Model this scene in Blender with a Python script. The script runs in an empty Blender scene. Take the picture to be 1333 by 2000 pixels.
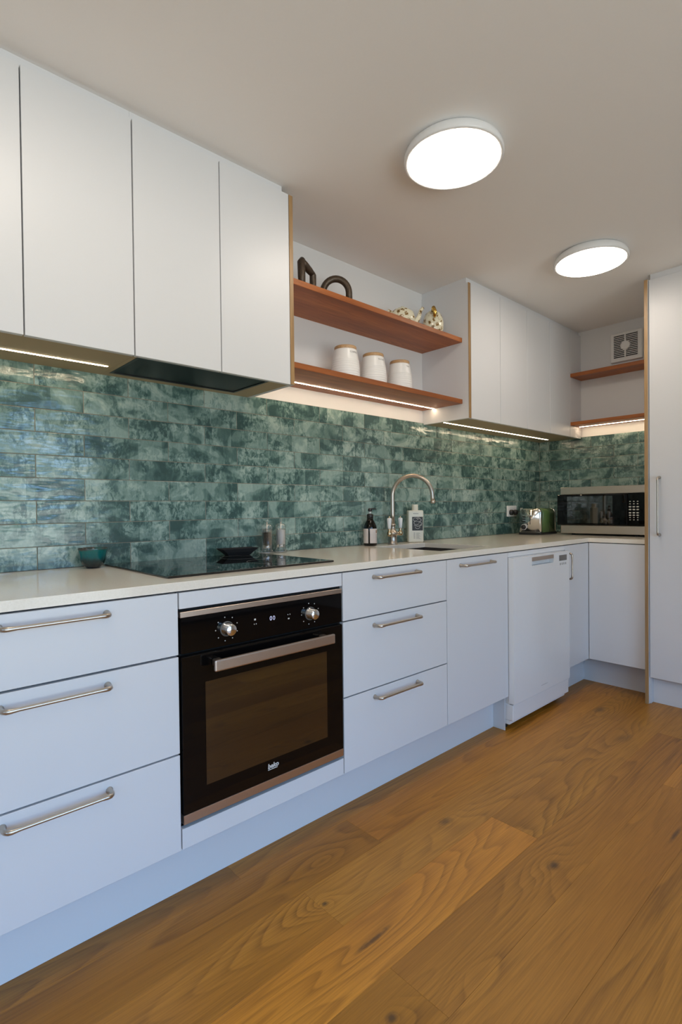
import bpy, bmesh, math, random
from mathutils import Vector, Matrix
random.seed(7)
S = bpy.context.scene
COL = S.collection
PI = math.pi

# ------------------------------------------------------------------ camera
cd = bpy.data.cameras.new('camera')
cam = bpy.data.objects.new('camera', cd); COL.objects.link(cam)
cd.sensor_fit = 'HORIZONTAL'; cd.sensor_width = 36.0
cd.lens = 1036.394 / 1333 * 36.0
cd.shift_x = (666.5 - 663.981) / 1333
cd.shift_y = (1007.074 - 1000.0) / 1333
cd.clip_start = 0.02
yaw, pit, rol = 0.739896626, -0.0134663431, -0.0109584113
F = Vector((math.sin(yaw)*math.cos(pit), math.cos(yaw)*math.cos(pit), math.sin(pit)))
R0 = Vector((math.cos(yaw), -math.sin(yaw), 0)); U0 = R0.cross(F)
Rr = math.cos(rol)*R0 + math.sin(rol)*U0; Ur = -math.sin(rol)*R0 + math.cos(rol)*U0
m = Matrix((Rr, Ur, -F)).transposed().to_4x4()
m.translation = (0.843092, -1.978077, 1.088226)
cam.matrix_world = m
S.camera = cam

# ------------------------------------------------------------------ world, exposure, daylight
S.view_settings.view_transform = 'Standard'; S.view_settings.look = 'None'
S.view_settings.gamma = 1.0; S.view_settings.use_curve_mapping = False
S.view_settings.exposure = 0.11
LAMP, STRIP, SKY = 14.4, 32.0, 9.8
LAMP_COL, STRIP_COL = (1.0, .88, .75), (1.0, .80, .55)
W = bpy.data.worlds.new('daylight'); S.world = W; W.use_nodes = True
wn = W.node_tree; wn.nodes.clear()
wo = wn.nodes.new('ShaderNodeOutputWorld'); wb = wn.nodes.new('ShaderNodeBackground')
tc = wn.nodes.new('ShaderNodeTexCoord'); sx = wn.nodes.new('ShaderNodeSeparateXYZ'); wr = wn.nodes.new('ShaderNodeValToRGB')
wn.links.new(tc.outputs['Generated'], sx.inputs[0]); wn.links.new(sx.outputs['Z'], wr.inputs[0])
wr.color_ramp.elements[0].position = 0.0; wr.color_ramp.elements[0].color = (.46, .50, .50, 1)  # unseen bright ground below the horizon, added to throw light up onto the ceiling
wr.color_ramp.elements[1].position = 0.04; wr.color_ramp.elements[1].color = (.33, .59, 1.0, 1)
# trees outside: dark foliage breaking up the lower sky
tn = wn.nodes.new('ShaderNodeTexNoise'); tn.inputs['Scale'].default_value = 7; tn.inputs['Detail'].default_value = 6; tn.inputs['Roughness'].default_value = .65
wn.links.new(tc.outputs['Generated'], tn.inputs['Vector'])
def wmath(op, a, b):
    n = wn.nodes.new('ShaderNodeMath'); n.operation = op
    for i, v in enumerate((a, b)):
        if isinstance(v, (int, float)): n.inputs[i].default_value = v
        else: wn.links.new(v, n.inputs[i])
    return n.outputs[0]
edge = wmath('GREATER_THAN', tn.outputs['Fac'], wmath('ADD', wmath('MULTIPLY', sx.outputs['Z'], .55), .42))
leaf = wmath('MULTIPLY', edge, wmath('GREATER_THAN', sx.outputs['Z'], .01))
wm = wn.nodes.new('ShaderNodeMix'); wm.data_type = 'RGBA'
wn.links.new(leaf, wm.inputs[0]); wn.links.new(wr.outputs[0], wm.inputs[6]); wm.inputs[7].default_value = (.045, .07, .05, 1)
wn.links.new(wm.outputs[2], wb.inputs[0]); wb.inputs[1].default_value = SKY
wn.links.new(wb.outputs[0], wo.inputs[0])
def portal(loc, rot, sx_, sy_):
    l = bpy.data.lights.new('window_portal', 'AREA'); l.shape = 'RECTANGLE'; l.size = sx_; l.size_y = sy_
    l.cycles.is_portal = True
    o = bpy.data.objects.new('window_portal', l); o.location = loc; o.rotation_euler = rot; COL.objects.link(o)
portal((0.9, -4.19, 1.075), (PI/2, 0, 0), 3.7, 2.05)         # toward +y
portal((-2.59, -3.0, 1.5), (PI/2, 0, -PI/2), 1.4, 1.2)     # toward +x
S.cycles.use_denoising = True
S.cycles.max_bounces = 10; S.cycles.diffuse_bounces = 5; S.cycles.glossy_bounces = 5
S.cycles.transmission_bounces = 8; S.cycles.transparent_max_bounces = 8
S.cycles.sample_clamp_indirect = 6.0; S.cycles.caustics_refractive = False; S.cycles.caustics_reflective = False

# ------------------------------------------------------------------ materials
MATS = {}
def newmat(name):
    m = bpy.data.materials.new(name); m.use_nodes = True; nt = m.node_tree
    MATS[name] = m
    return m, nt, nt.nodes['Principled BSDF']
def N(nt, t, **kw):
    n = nt.nodes.new(t)
    for k, v in kw.items(): setattr(n, k, v)
    return n
def L(nt, a, b): nt.links.new(a, b)
def simple(name, col, rough=.5, metal=0, bump=0, bscale=60, var=0, **kw):
    m, nt, b = newmat(name)
    b.inputs['Base Color'].default_value = (*col, 1); b.inputs['Roughness'].default_value = rough
    b.inputs['Metallic'].default_value = metal
    for k, v in kw.items(): b.inputs[k].default_value = v
    t = N(nt, 'ShaderNodeTexCoord'); n = N(nt, 'ShaderNodeTexNoise'); n.inputs['Scale'].default_value = bscale
    n.inputs['Detail'].default_value = 3
    L(nt, t.outputs['Object'], n.inputs['Vector'])
    if bump:
        bp = N(nt, 'ShaderNodeBump'); bp.inputs['Strength'].default_value = bump; bp.inputs['Distance'].default_value = .002
        L(nt, n.outputs['Fac'], bp.inputs['Height']); L(nt, bp.outputs[0], b.inputs['Normal'])
    mr = N(nt, 'ShaderNodeMapRange'); mr.inputs[3].default_value = 1-var; mr.inputs[4].default_value = 1+var
    L(nt, n.outputs['Fac'], mr.inputs[0])
    mx = N(nt, 'ShaderNodeVectorMath', operation='SCALE'); mx.inputs[0].default_value = col
    L(nt, mr.outputs[0], mx.inputs['Scale']); L(nt, mx.outputs[0], b.inputs['Base Color'])
    return m
def emis(name, col, st):
    m, nt, b = newmat(name)
    b.inputs['Base Color'].default_value = (.8, .8, .8, 1)
    b.inputs['Emission Color'].default_value = (*col, 1); b.inputs['Emission Strength'].default_value = st
    return m

simple('wall paint', (.74, .73, .72), .7, bump=.05, bscale=200, var=.01)
simple('ceiling paint', (.86, .84, .82), .8, bump=.05, bscale=160, var=.01)
simple('cabinet white', (.70, .70, .71), .38, bump=.02, bscale=300, var=.01)
simple('cabinet dark gap', (.02, .017, .015), .7, var=.1)  # shade of the door gaps put into the carcass colour, so they read black
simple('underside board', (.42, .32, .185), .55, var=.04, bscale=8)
simple('gloss white', (.80, .80, .80), .12, var=.01)
simple('white plastic', (.82, .80, .77), .3, var=.02)
simple('grey plastic', (.16, .15, .14), .4, var=.05)
simple('black plastic', (.012, .012, .013), .35, var=.1)
simple('black glass', (.0035, .003, .003), .03, var=.1, IOR=1.33)
simple('hob glass', (.004, .005, .005), .025, var=.1, IOR=1.6)
simple('hood glass', (.006, .006, .007), .3, var=.1, IOR=1.25)
simple('matt black', (.008, .008, .008), .8, var=.1)
simple('steel', (.62, .60, .57), .22, 1.0, bump=.05, bscale=300, var=.04)
simple('nickel', (.50, .445, .38), .3, 1.0, var=.04)
simple('brushed steel', (.60, .53, .46), .3, 1.0, bump=.06, bscale=250, var=.05)
simple('oven steel', (.54, .45, .38), .36, 1.0, bump=.04, bscale=260, var=.05)
simple('brass', (.62, .50, .32), .18, 1.0, var=.05)
simple('gold', (.75, .48, .12), .18, 1.0, var=.05)
simple('chrome', (.75, .74, .72), .16, 1.0, var=.03)
simple('old iron', (.075, .052, .034), .42, .45, bump=.4, bscale=120, var=.5)
simple('porcelain white', (.80, .79, .77), .15, var=.01)
simple('jar glaze', (.80, .78, .75), .3, var=.02)
simple('cream plastic', (.68, .66, .56), .35, var=.02)
simple('label paper', (.66, .58, .54), .6, var=.02)
simple('tan print', (.42, .26, .18), .6, var=.05)
simple('black print', (.02, .02, .02), .5, var=.05)
simple('grey print', (.30, .29, .27), .5, var=.05)
simple('light print', (.62, .61, .58), .5, var=.03)
simple('peppercorns', (.03, .02, .015), .7, bump=1, bscale=400, var=.6)
simple('salt', (.82, .82, .82), .7, bump=.5, bscale=500, var=.05)
simple('toaster green', (.085, .15, .045), .25, var=.03)
simple('grout', (.27, .23, .175), .85, bump=.3, bscale=400, var=.15)
simple('window frame', (.06, .06, .065), .4, var=.05)
emis('lamp glow', LAMP_COL, LAMP)
emis('strip glow', STRIP_COL, STRIP)
emis('digit glow', (.30, .25, .9), .25)

def glass(name, col=(1, 1, 1), rough=.02):
    m, nt, b = newmat(name)
    b.inputs['Base Color'].default_value = (*col, 1); b.inputs['Transmission Weight'].default_value = 1
    b.inputs['Roughness'].default_value = rough; b.inputs['IOR'].default_value = 1.45
glass('amber glass', (.05, .02, .008), .05)
def thin_glass(name):
    m, nt, b = newmat(name); nt.nodes.remove(b)
    tr = N(nt, 'ShaderNodeBsdfTransparent'); gl = N(nt, 'ShaderNodeBsdfGlossy'); gl.inputs['Roughness'].default_value = .01
    fr = N(nt, 'ShaderNodeLayerWeight'); fr.inputs[0].default_value = .25; mx = N(nt, 'ShaderNodeMixShader')
    L(nt, math_(nt, 'ADD', math_(nt, 'MULTIPLY', fr.outputs[1], .75), .05), mx.inputs[0]); L(nt, tr.outputs[0], mx.inputs[1]); L(nt, gl.outputs[0], mx.inputs[2])
    L(nt, mx.outputs[0], nt.nodes['Material Output'].inputs[0])
def ramp(nt, stops, interp='LINEAR'):
    r = N(nt, 'ShaderNodeValToRGB'); r.color_ramp.interpolation = interp; e = r.color_ramp.elements
    while len(e) < len(stops): e.new(.5)
    for i, (p, c) in enumerate(stops):
        e[i].position = p; e[i].color = (*c, 1) if len(c) == 3 else c
    return r
def rand_vec(nt, k=37.0):
    oi = N(nt, 'ShaderNodeObjectInfo'); mu = N(nt, 'ShaderNodeMath', operation='MULTIPLY'); mu.inputs[1].default_value = k
    L(nt, oi.outputs['Random'], mu.inputs[0]); return oi, mu
def noise(nt, vec, scale, det=2, rough=.5, w=None, dist=0):
    n = N(nt, 'ShaderNodeTexNoise'); n.inputs['Scale'].default_value = scale; n.inputs['Detail'].default_value = det
    n.inputs['Roughness'].default_value = rough; n.inputs['Distortion'].default_value = dist
    if w is not None: n.noise_dimensions = '4D'; L(nt, w, n.inputs['W'])
    L(nt, vec, n.inputs['Vector']); return n
def math_(nt, op, a, b=None, c=None):
    n = N(nt, 'ShaderNodeMath', operation=op)
    for i, v in enumerate((a, b, c)):
        if v is None: continue
        if isinstance(v, (int, float)): n.inputs[i].default_value = v
        else: L(nt, v, n.inputs[i])
    return n.outputs[0]
def mixc(nt, f, a, b, mode='MIX'):
    n = N(nt, 'ShaderNodeMix', data_type='RGBA', blend_type=mode)
    for i, v in ((0, f), (6, a), (7, b)):
        if isinstance(v, (int, float)): n.inputs[i].default_value = v
        elif isinstance(v, tuple): n.inputs[i].default_value = (*v, 1)
        else: L(nt, v, n.inputs[i])
    return n.outputs[2]

thin_glass('window glass'); thin_glass('acrylic')
# knots and splits of the oak: x, y, half width, length ratio, darkness of the heart
KNOTS = [(2.333, -.871, .016, 1.8, .6), (2.388, -1.231, .015, 1.6, .7), (3.482, -1.05, .022, 2.6, .35), (3.758, -.826, .022, 2.2, .55), (2.824, -1.435, .007, 8.0, .7),
         (1.79, -1.05, .007, 8.0, .75), (1.885, -1.265, .02, 2.0, 0), (1.67, -1.219, .011, 1.3, .75), (1.78, -.874, .007, 1.3, .8), (1.893, -.731, .02, 2.0, .0)]
def wood(name, light, mid, dark, stretch=(1.0, 6.0, 6.0), rings=26, fibre=(6, 260, 260), rough=.38, knots=0., planks=False, var=.12, ringamt=.5, axis_swap=False):
    m, nt, b = newmat(name)
    t = N(nt, 'ShaderNodeTexCoord'); oi, w = rand_vec(nt)
    mp = N(nt, 'ShaderNodeMapping'); mp.inputs['Scale'].default_value = stretch; L(nt, t.outputs['Object'], mp.inputs[0])
    n1 = noise(nt, mp.outputs[0], 1.0, 2, .45, w.outputs[0], .3)
    h = n1.outputs['Fac']
    kn = None
    if knots:
        gp = N(nt, 'ShaderNodeNewGeometry'); sp = N(nt, 'ShaderNodeSeparateXYZ'); L(nt, gp.outputs['Position'], sp.inputs[0])
        dn = noise(nt, t.outputs['Object'], 45, 3, .65)
        wobble = math_(nt, 'MULTIPLY', math_(nt, 'SUBTRACT', dn.outputs['Fac'], .5), .9)
        for kx, ky, ks, kl, dark_ in KNOTS:
            dx = math_(nt, 'MULTIPLY', math_(nt, 'SUBTRACT', sp.outputs[0], kx), 1/(ks*kl)); dy = math_(nt, 'MULTIPLY', math_(nt, 'SUBTRACT', sp.outputs[1], ky), 1/ks)
            d = math_(nt, 'SQRT', math_(nt, 'ADD', math_(nt, 'MULTIPLY', dx, dx), math_(nt, 'MULTIPLY', dy, dy)))
            h = math_(nt, 'ADD', h, math_(nt, 'MULTIPLY', math_(nt, 'POWER', 2.718, math_(nt, 'MULTIPLY', d, -.22)), .42*knots))
            if dark_:
                core = N(nt, 'ShaderNodeMapRange'); core.inputs[1].default_value = .35; core.inputs[2].default_value = 1.35
                core.inputs[3].default_value = dark_; core.inputs[4].default_value = 0; L(nt, math_(nt, 'ADD', d, wobble), core.inputs[0])
                kn = core.outputs[0] if kn is None else math_(nt, 'MAXIMUM', kn, core.outputs[0])
    ring = math_(nt, 'FRACT', math_(nt, 'MULTIPLY', h, rings))
    mf = N(nt, 'ShaderNodeMapping'); mf.inputs['Scale'].default_value = fibre; L(nt, t.outputs['Object'], mf.inputs[0])
    nf = noise(nt, mf.outputs[0], 1.0, 3, .6, w.outputs[0])
    blot = noise(nt, mp.outputs[0], .8, 2, .5, w.outputs[0])
    r1 = ramp(nt, [(.3, dark), (.52, mid), (.72, light)]); L(nt, blot.outputs['Fac'], r1.inputs[0])
    fade = N(nt, 'ShaderNodeMapRange'); fade.inputs[1].default_value = .35; fade.inputs[2].default_value = .65; fade.inputs[3].default_value = .15
    fn = noise(nt, mp.outputs[0], 1.7, 1, .5, w.outputs[0]); L(nt, fn.outputs['Fac'], fade.inputs[0])
    back = math_(nt, 'MINIMUM', 1.0, math_(nt, 'MULTIPLY', math_(nt, 'SUBTRACT', 1.0, ring), 9.0))
    g = math_(nt, 'MULTIPLY', math_(nt, 'MULTIPLY', math_(nt, 'POWER', ring, 2.2), back), math_(nt, 'MULTIPLY', fade.outputs[0], ringamt))
    rm = N(nt, 'ShaderNodeMapRange'); rm.inputs[1].default_value = .35; rm.inputs[2].default_value = .62
    L(nt, nf.outputs['Fac'], rm.inputs[0])
    g2 = math_(nt, 'MULTIPLY', math_(nt, 'SUBTRACT', 1.0, rm.outputs[0]), .42)
    c = mixc(nt, 1.0 and math_(nt, 'ADD', g, g2), r1.outputs[0], tuple(x*.55 for x in dark))
    # plank to plank variation
    vr = N(nt, 'ShaderNodeMapRange'); vr.inputs[3].default_value = 1-var; vr.inputs[4].default_value = 1+var
    L(nt, oi.outputs['Random'] , vr.inputs[0])
    sc = N(nt, 'ShaderNodeVectorMath', operation='SCALE'); L(nt, c, sc.inputs[0]); L(nt, vr.outputs[0], sc.inputs['Scale'])
    c = sc.outputs[0]
    if planks: c = mixc(nt, 1.0, c, oi.outputs['Color'], 'MULTIPLY')
    if kn is not None: c = mixc(nt, kn, c, (.035, .022, .012))
    L(nt, c, b.inputs['Base Color'])
    rr = N(nt, 'ShaderNodeMapRange'); rr.inputs[3].default_value = rough+.1; rr.inputs[4].default_value = rough-.05
    L(nt, nf.outputs['Fac'], rr.inputs[0]); L(nt, rr.outputs[0], b.inputs['Roughness'])
    bp = N(nt, 'ShaderNodeBump'); bp.inputs['Strength'].default_value = .25; bp.inputs['Distance'].default_value = .001
    L(nt, nf.outputs['Fac'], bp.inputs['Height']); L(nt, bp.outputs[0], b.inputs['Normal'])
    return m
wood('oak floor', (.58, .26, .034), (.475, .20, .022), (.37, .143, .014), knots=.5, planks=True, rings=22, stretch=(.55, 5.0, 5.0), var=.0, ringamt=.8, rough=.42)
wood('red timber', (.58, .195, .040), (.45, .135, .024), (.27, .072, .013), stretch=(1.2, 14, 14), rings=14, ringamt=.35, rough=.42, var=.05)
wood('oak edge z', (.48, .30, .145), (.41, .25, .11), (.32, .185, .075), stretch=(14, 14, 1.0), rings=10, fibre=(200, 200, 6), ringamt=.3, var=.03)
wood('oak lid', (.60, .38, .20), (.52, .32, .15), (.44, .26, .12), stretch=(3, 20, 20), rings=10, ringamt=.3, var=.05)

def stone():
    m, nt, b = newmat('worktop stone')
    t = N(nt, 'ShaderNodeTexCoord')
    n = noise(nt, t.outputs['Object'], 220, 3, .7); v = noise(nt, t.outputs['Object'], 5, 2, .5)
    r = ramp(nt, [(.3, (.80, .73, .62)), (.5, (.84, .77, .66)), (.7, (.87, .80, .70))]); L(nt, n.outputs['Fac'], r.inputs[0])
    c = mixc(nt, math_(nt, 'MULTIPLY', v.outputs['Fac'], .25), r.outputs[0], (.83, .75, .63))
    L(nt, c, b.inputs['Base Color']); b.inputs['Roughness'].default_value = .11
    b.inputs['IOR'].default_value = 1.36
stone()
def tile():
    m, nt, b = newmat('green tile')
    t = N(nt, 'ShaderNodeTexCoord'); oi, w = rand_vec(nt, 91.0); wv = w.outputs[0]; w2 = math_(nt, 'ADD', wv, 7.7); O = t.outputs['Object']
    def mapped(s):
        mp = N(nt, 'ShaderNodeMapping'); mp.inputs['Scale'].default_value = s; L(nt, O, mp.inputs[0]); return mp.outputs[0]
    # broad washes of glaze with crisp edges
    big = noise(nt, mapped((6, 6, 9)), 1.0, 2, .5, wv, 1.6)
    wash = ramp(nt, [(.40, (.0,)*3), (.47, (.55,)*3), (.53, (.6,)*3), (.57, (1.,)*3)]); L(nt, big.outputs['Fac'], wash.inputs[0])
    mott = noise(nt, mapped((62, 62, 38)), 1.0, 5, .68, wv, .8)
    fine = noise(nt, mapped((190, 190, 60)), 1.0, 3, .7, wv)
    # where the glaze is calm and where it is scuffed
    area = noise(nt, mapped((7, 7, 7)), 1.0, 2, .5, w2, .8)
    am = N(nt, 'ShaderNodeMapRange'); am.inputs[1].default_value = .40; am.inputs[2].default_value = .60; am.inputs[3].default_value = .12; am.inputs[4].default_value = 1.25
    L(nt, area.outputs['Fac'], am.inputs[0])
    sc_ = ramp(nt, [(.42, (0,)*3), (.50, (.5,)*3), (.56, (1,)*3)]); L(nt, mott.outputs['Fac'], sc_.inputs[0])
    scuff = math_(nt, 'MULTIPLY', math_(nt, 'SUBTRACT', sc_.outputs[0], .5), math_(nt, 'MULTIPLY', am.outputs[0], .42))
    f = math_(nt, 'ADD', math_(nt, 'MULTIPLY', wash.outputs[0], .52), scuff)
    f = math_(nt, 'ADD', f, math_(nt, 'MULTIPLY', math_(nt, 'SUBTRACT', fine.outputs['Fac'], .5), .35))
    f = math_(nt, 'ADD', f, math_(nt, 'MULTIPLY', oi.outputs['Random'], .22))
    # glaze poured in blocks: upright edges within one tile
    sx_ = N(nt, 'ShaderNodeSeparateXYZ'); L(nt, O, sx_.inputs[0])
    wob = noise(nt, mapped((30, 30, 30)), 1.0, 2, .5, wv)
    xx = math_(nt, 'ADD', math_(nt, 'ADD', math_(nt, 'MULTIPLY', sx_.outputs[0], 11.0), math_(nt, 'MULTIPLY', wob.outputs['Fac'], .06)), wv)
    vb = N(nt, 'ShaderNodeTexVoronoi'); vb.voronoi_dimensions = '1D'; vb.inputs['Scale'].default_value = 1.0; L(nt, xx, vb.inputs['W'])
    sb = N(nt, 'ShaderNodeSeparateColor'); L(nt, vb.outputs['Color'], sb.inputs[0])
    f = math_(nt, 'ADD', f, math_(nt, 'MULTIPLY', math_(nt, 'SUBTRACT', sb.outputs[0], .5), .42))
    f = math_(nt, 'ADD', f, .04)
    r = ramp(nt, [(.05, (.042, .090, .085)), (.30, (.082, .152, .138)), (.50, (.160, .255, .228)), (.74, (.255, .36, .32)), (1., (.36, .46, .41))])
    L(nt, f, r.inputs[0]); L(nt, r.outputs[0], b.inputs['Base Color'])
    b.inputs['Roughness'].default_value = .10; b.inputs['IOR'].default_value = 1.55
    rr = N(nt, 'ShaderNodeMapRange'); rr.inputs[1].default_value = .35; rr.inputs[2].default_value = .65
    rr.inputs[3].default_value = .22; rr.inputs[4].default_value = .06; L(nt, mott.outputs['Fac'], rr.inputs[0]); L(nt, rr.outputs[0], b.inputs['Roughness'])
    und = noise(nt, mapped((9, 9, 30)), 1.0, 2, .5, wv)
    b1 = N(nt, 'ShaderNodeBump'); b1.inputs['Strength'].default_value = .5; b1.inputs['Distance'].default_value = .0065; L(nt, und.outputs['Fac'], b1.inputs['Height'])
    b2 = N(nt, 'ShaderNodeBump'); b2.inputs['Strength'].default_value = .3; b2.inputs['Distance'].default_value = .0006
    L(nt, mott.outputs['Fac'], b2.inputs['Height']); L(nt, b1.outputs[0], b2.inputs['Normal']); L(nt, b2.outputs[0], b.inputs['Normal'])
tile()
def bowlmat():
    m, nt, b = newmat('teal glaze')
    t = N(nt, 'ShaderNodeTexCoord'); s = N(nt, 'ShaderNodeSeparateXYZ'); L(nt, t.outputs['Object'], s.inputs[0])
    n = noise(nt, t.outputs['Object'], 40, 3, .6)
    z = math_(nt, 'ADD', s.outputs['Z'], math_(nt, 'MULTIPLY', math_(nt, 'SUBTRACT', n.outputs['Fac'], .5), .022))
    mr = N(nt, 'ShaderNodeMapRange'); mr.inputs[1].default_value = 0; mr.inputs[2].default_value = .07; L(nt, z, mr.inputs[0])
    r = ramp(nt, [(.0, (.02, .02, .02)), (.38, (.012, .035, .035)), (.58, (.003, .10, .105)), (.86, (.008, .13, .12)), (.97, (.07, .05, .04))])
    L(nt, mr.outputs[0], r.inputs[0]); L(nt, r.outputs[0], b.inputs['Base Color']); b.inputs['Roughness'].default_value = .12
bowlmat()
def floral():
    m, nt, b = newmat('floral cream china')
    t = N(nt, 'ShaderNodeTexCoord')
    v = N(nt, 'ShaderNodeTexVoronoi'); v.inputs['Scale'].default_value = 40; L(nt, t.outputs['Object'], v.inputs['Vector'])
    n = noise(nt, t.outputs['Object'], 170, 2, .6)
    d = math_(nt, 'ADD', v.outputs['Distance'], math_(nt, 'MULTIPLY', math_(nt, 'SUBTRACT', n.outputs['Fac'], .5), 1.1))
    r = ramp(nt, [(.0, (.12, .07, .02)), (.33, (.26, .14, .03)), (.38, (.74, .68, .50)), (1, (.78, .74, .58))]); L(nt, d, r.inputs[0])
    L(nt, r.outputs[0], b.inputs['Base Color']); b.inputs['Roughness'].default_value = .15
floral()
def ovenwin():
    simple('oven window glass', (.010, .007, .005), .03, var=.1, IOR=2.1)
ovenwin()

# ------------------------------------------------------------------ mesh helpers
def box(bm, x0, x1, y0, y1, z0, z1, bev=0, seg=1):
    r = bmesh.ops.create_cube(bm, size=1)
    vs = r['verts']
    for v in vs:
        v.co = Vector(((x0+x1)/2 + v.co.x*(x1-x0), (y0+y1)/2 + v.co.y*(y1-y0), (z0+z1)/2 + v.co.z*(z1-z0)))
    if bev:
        es = list({e for v in vs for e in v.link_edges})
        bmesh.ops.bevel(bm, geom=es, offset=bev, segments=seg, affect='EDGES', profile=.5)
    return bm
def BX(*a, **k): return box(bmesh.new(), *a, **k)
def lathe(bm, prof, c=(0, 0, 0), seg=32, axis='Z', smooth=True, cap=False):
    """prof: list of (r, h)"""
    rings = []
    for r, h in prof:
        ring = []
        if r < 1e-6:
            ring = [bm.verts.new((0, 0, h))]
        else:
            for i in range(seg):
                a = 2*PI*i/seg; ring.append(bm.verts.new((r*math.cos(a), r*math.sin(a), h)))
        rings.append(ring)
    fs = []
    for A, B in zip(rings, rings[1:]):
        for i in range(seg):
            j = (i+1) % seg
            if len(A) == 1 and len(B) == 1: continue
            if len(A) == 1: f = (A[0], B[j], B[i])
            elif len(B) == 1: f = (A[i], A[j], B[0])
            else: f = (A[i], A[j], B[j], B[i])
            fs.append(bm.faces.new(f))
    for f in fs: f.smooth = smooth
    vs = [v for r in rings for v in r]
    if axis == 'Y': mt = Matrix.Rotation(PI/2, 4, 'X')     # +h -> -y
    elif axis == 'X': mt = Matrix.Rotation(-PI/2, 4, 'Y')  # +h -> -x
    else: mt = Matrix.Identity(4)
    for v in vs: v.co = mt @ v.co + Vector(c)
    bmesh.ops.recalc_face_normals(bm, faces=fs)
    return bm
def LT(*a, **k): return lathe(bmesh.new(), *a, **k)
def tube(bm, pts, rad, seg=12, caps=True):
    pts = [Vector(p) for p in pts]; n = len(pts)
    if not hasattr(rad, '__len__'): rad = [rad]*n
    rings = []; up = None
    for i, p in enumerate(pts):
        t = (pts[min(i+1, n-1)] - pts[max(i-1, 0)]).normalized()
        if up is None:
            up = Vector((0, 0, 1)) if abs(t.z) < .9 else Vector((1, 0, 0))
        s = t.cross(up).normalized(); up = s.cross(t).normalized()
        rings.append([bm.verts.new(p + rad[i]*(math.cos(2*PI*k/seg)*s + math.sin(2*PI*k/seg)*up)) for k in range(seg)])
    for A, B in zip(rings, rings[1:]):
        for k in range(seg):
            f = bm.faces.new((A[k], A[(k+1) % seg], B[(k+1) % seg], B[k])); f.smooth = True
    if caps:
        bm.faces.new(rings[0]); bm.faces.new(rings[-1])
    bmesh.ops.recalc_face_normals(bm, faces=bm.faces)
    return bm
def TB(*a, **k): return tube(bmesh.new(), *a, **k)
def cells(xs, ys, keep, z0, z1, bev=0):
    """flat slab made of the kept cells of a grid: one watertight mesh with holes and L shapes"""
    bm = bmesh.new(); V = {}
    def v(i, j, k):
        if (i, j, k) not in V: V[(i, j, k)] = bm.verts.new((xs[i], ys[j], (z0, z1)[k]))
        return V[(i, j, k)]
    K = {(i, j) for i in range(len(xs)-1) for j in range(len(ys)-1) if keep((xs[i]+xs[i+1])/2, (ys[j]+ys[j+1])/2)}
    for i, j in K:
        bm.faces.new((v(i, j, 1), v(i+1, j, 1), v(i+1, j+1, 1), v(i, j+1, 1)))
        bm.faces.new((v(i, j, 0), v(i, j+1, 0), v(i+1, j+1, 0), v(i+1, j, 0)))
        for di, dj, a, b in ((-1, 0, (i, j), (i, j+1)), (1, 0, (i+1, j), (i+1, j+1)), (0, -1, (i, j), (i+1, j)), (0, 1, (i, j+1), (i+1, j+1))):
            if (i+di, j+dj) not in K:
                bm.faces.new((v(*a, 0), v(*b, 0), v(*b, 1), v(*a, 1)))
    bmesh.ops.recalc_face_normals(bm, faces=bm.faces)
    if bev:
        es = [e for e in bm.edges if len(e.link_faces) == 2 and e.link_faces[0].normal.dot(e.link_faces[1].normal) < .5 and all(v.co.z > z1-1e-4 for v in e.verts)]
        bmesh.ops.bevel(bm, geom=es, offset=bev, segments=2, affect='EDGES')
    return bm
def root_of(o):
    while o.parent is not None: o = o.parent
    return o
def obj(name, bm, mat, parent=None, local=False, label=None):
    """bm is in world coordinates unless local; parts are moved into the frame of their thing"""
    if parent is not None and not local:
        off = root_of(parent).location
        bmesh.ops.translate(bm, verts=bm.verts, vec=-off)
    me = bpy.data.meshes.new(name); bm.to_mesh(me); bm.free()
    me.materials.append(MATS[mat])
    o = bpy.data.objects.new(name, me); COL.objects.link(o)
    if parent is not None: o.parent = parent
    if label: o['label'] = label
    return o
def thing(name, label, cat, loc=(0, 0, 0), rz=0, group=None):
    o = bpy.data.objects.new(name, None); COL.objects.link(o); o.empty_display_size = .05
    o.location = loc; o.rotation_euler = (0, 0, rz); o['label'] = label; o['category'] = cat; o['kind'] = 'thing'
    if group: o['group'] = group
    return o
def struct(name, bm, mat, label=None, cat=None):
    o = obj(name, bm, mat); o['kind'] = 'structure'
    if label: o['label'] = label
    if cat: o['category'] = cat
    return o
def text(body, size, depth=.0004, bold=0, shear=0, space=1.0):
    """lettering as a bmesh in the XY plane, centred on the origin"""
    cu = bpy.data.curves.new('lettering', 'FONT'); cu.body = body; cu.size = size; cu.align_x = 'CENTER'; cu.align_y = 'CENTER'
    cu.extrude = depth; cu.offset = bold; cu.shear = shear; cu.space_character = space; cu.resolution_u = 3
    o = bpy.data.objects.new('lettering', cu); COL.objects.link(o)
    dg = bpy.context.evaluated_depsgraph_get(); me = bpy.data.meshes.new_from_object(o.evaluated_get(dg))
    bm = bmesh.new(); bm.from_mesh(me)
    bpy.data.objects.remove(o); bpy.data.curves.remove(cu); bpy.data.meshes.remove(me)
    return bm
def place(bm, kind, loc, rz=0):
    """stand flat lettering up: 'Y' faces -y, 'X' faces -x"""
    m = Matrix.Rotation(PI/2, 4, 'X')
    if kind == 'X': m = Matrix.Rotation(-PI/2, 4, 'Z') @ m
    m = Matrix.Translation(loc) @ Matrix.Rotation(rz, 4, 'Z') @ m
    bm.transform(m); return bm
def merge(bm, other):
    me = bpy.data.meshes.new('tmp'); other.to_mesh(me); other.free(); bm.from_mesh(me); bpy.data.meshes.remove(me); return bm

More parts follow.
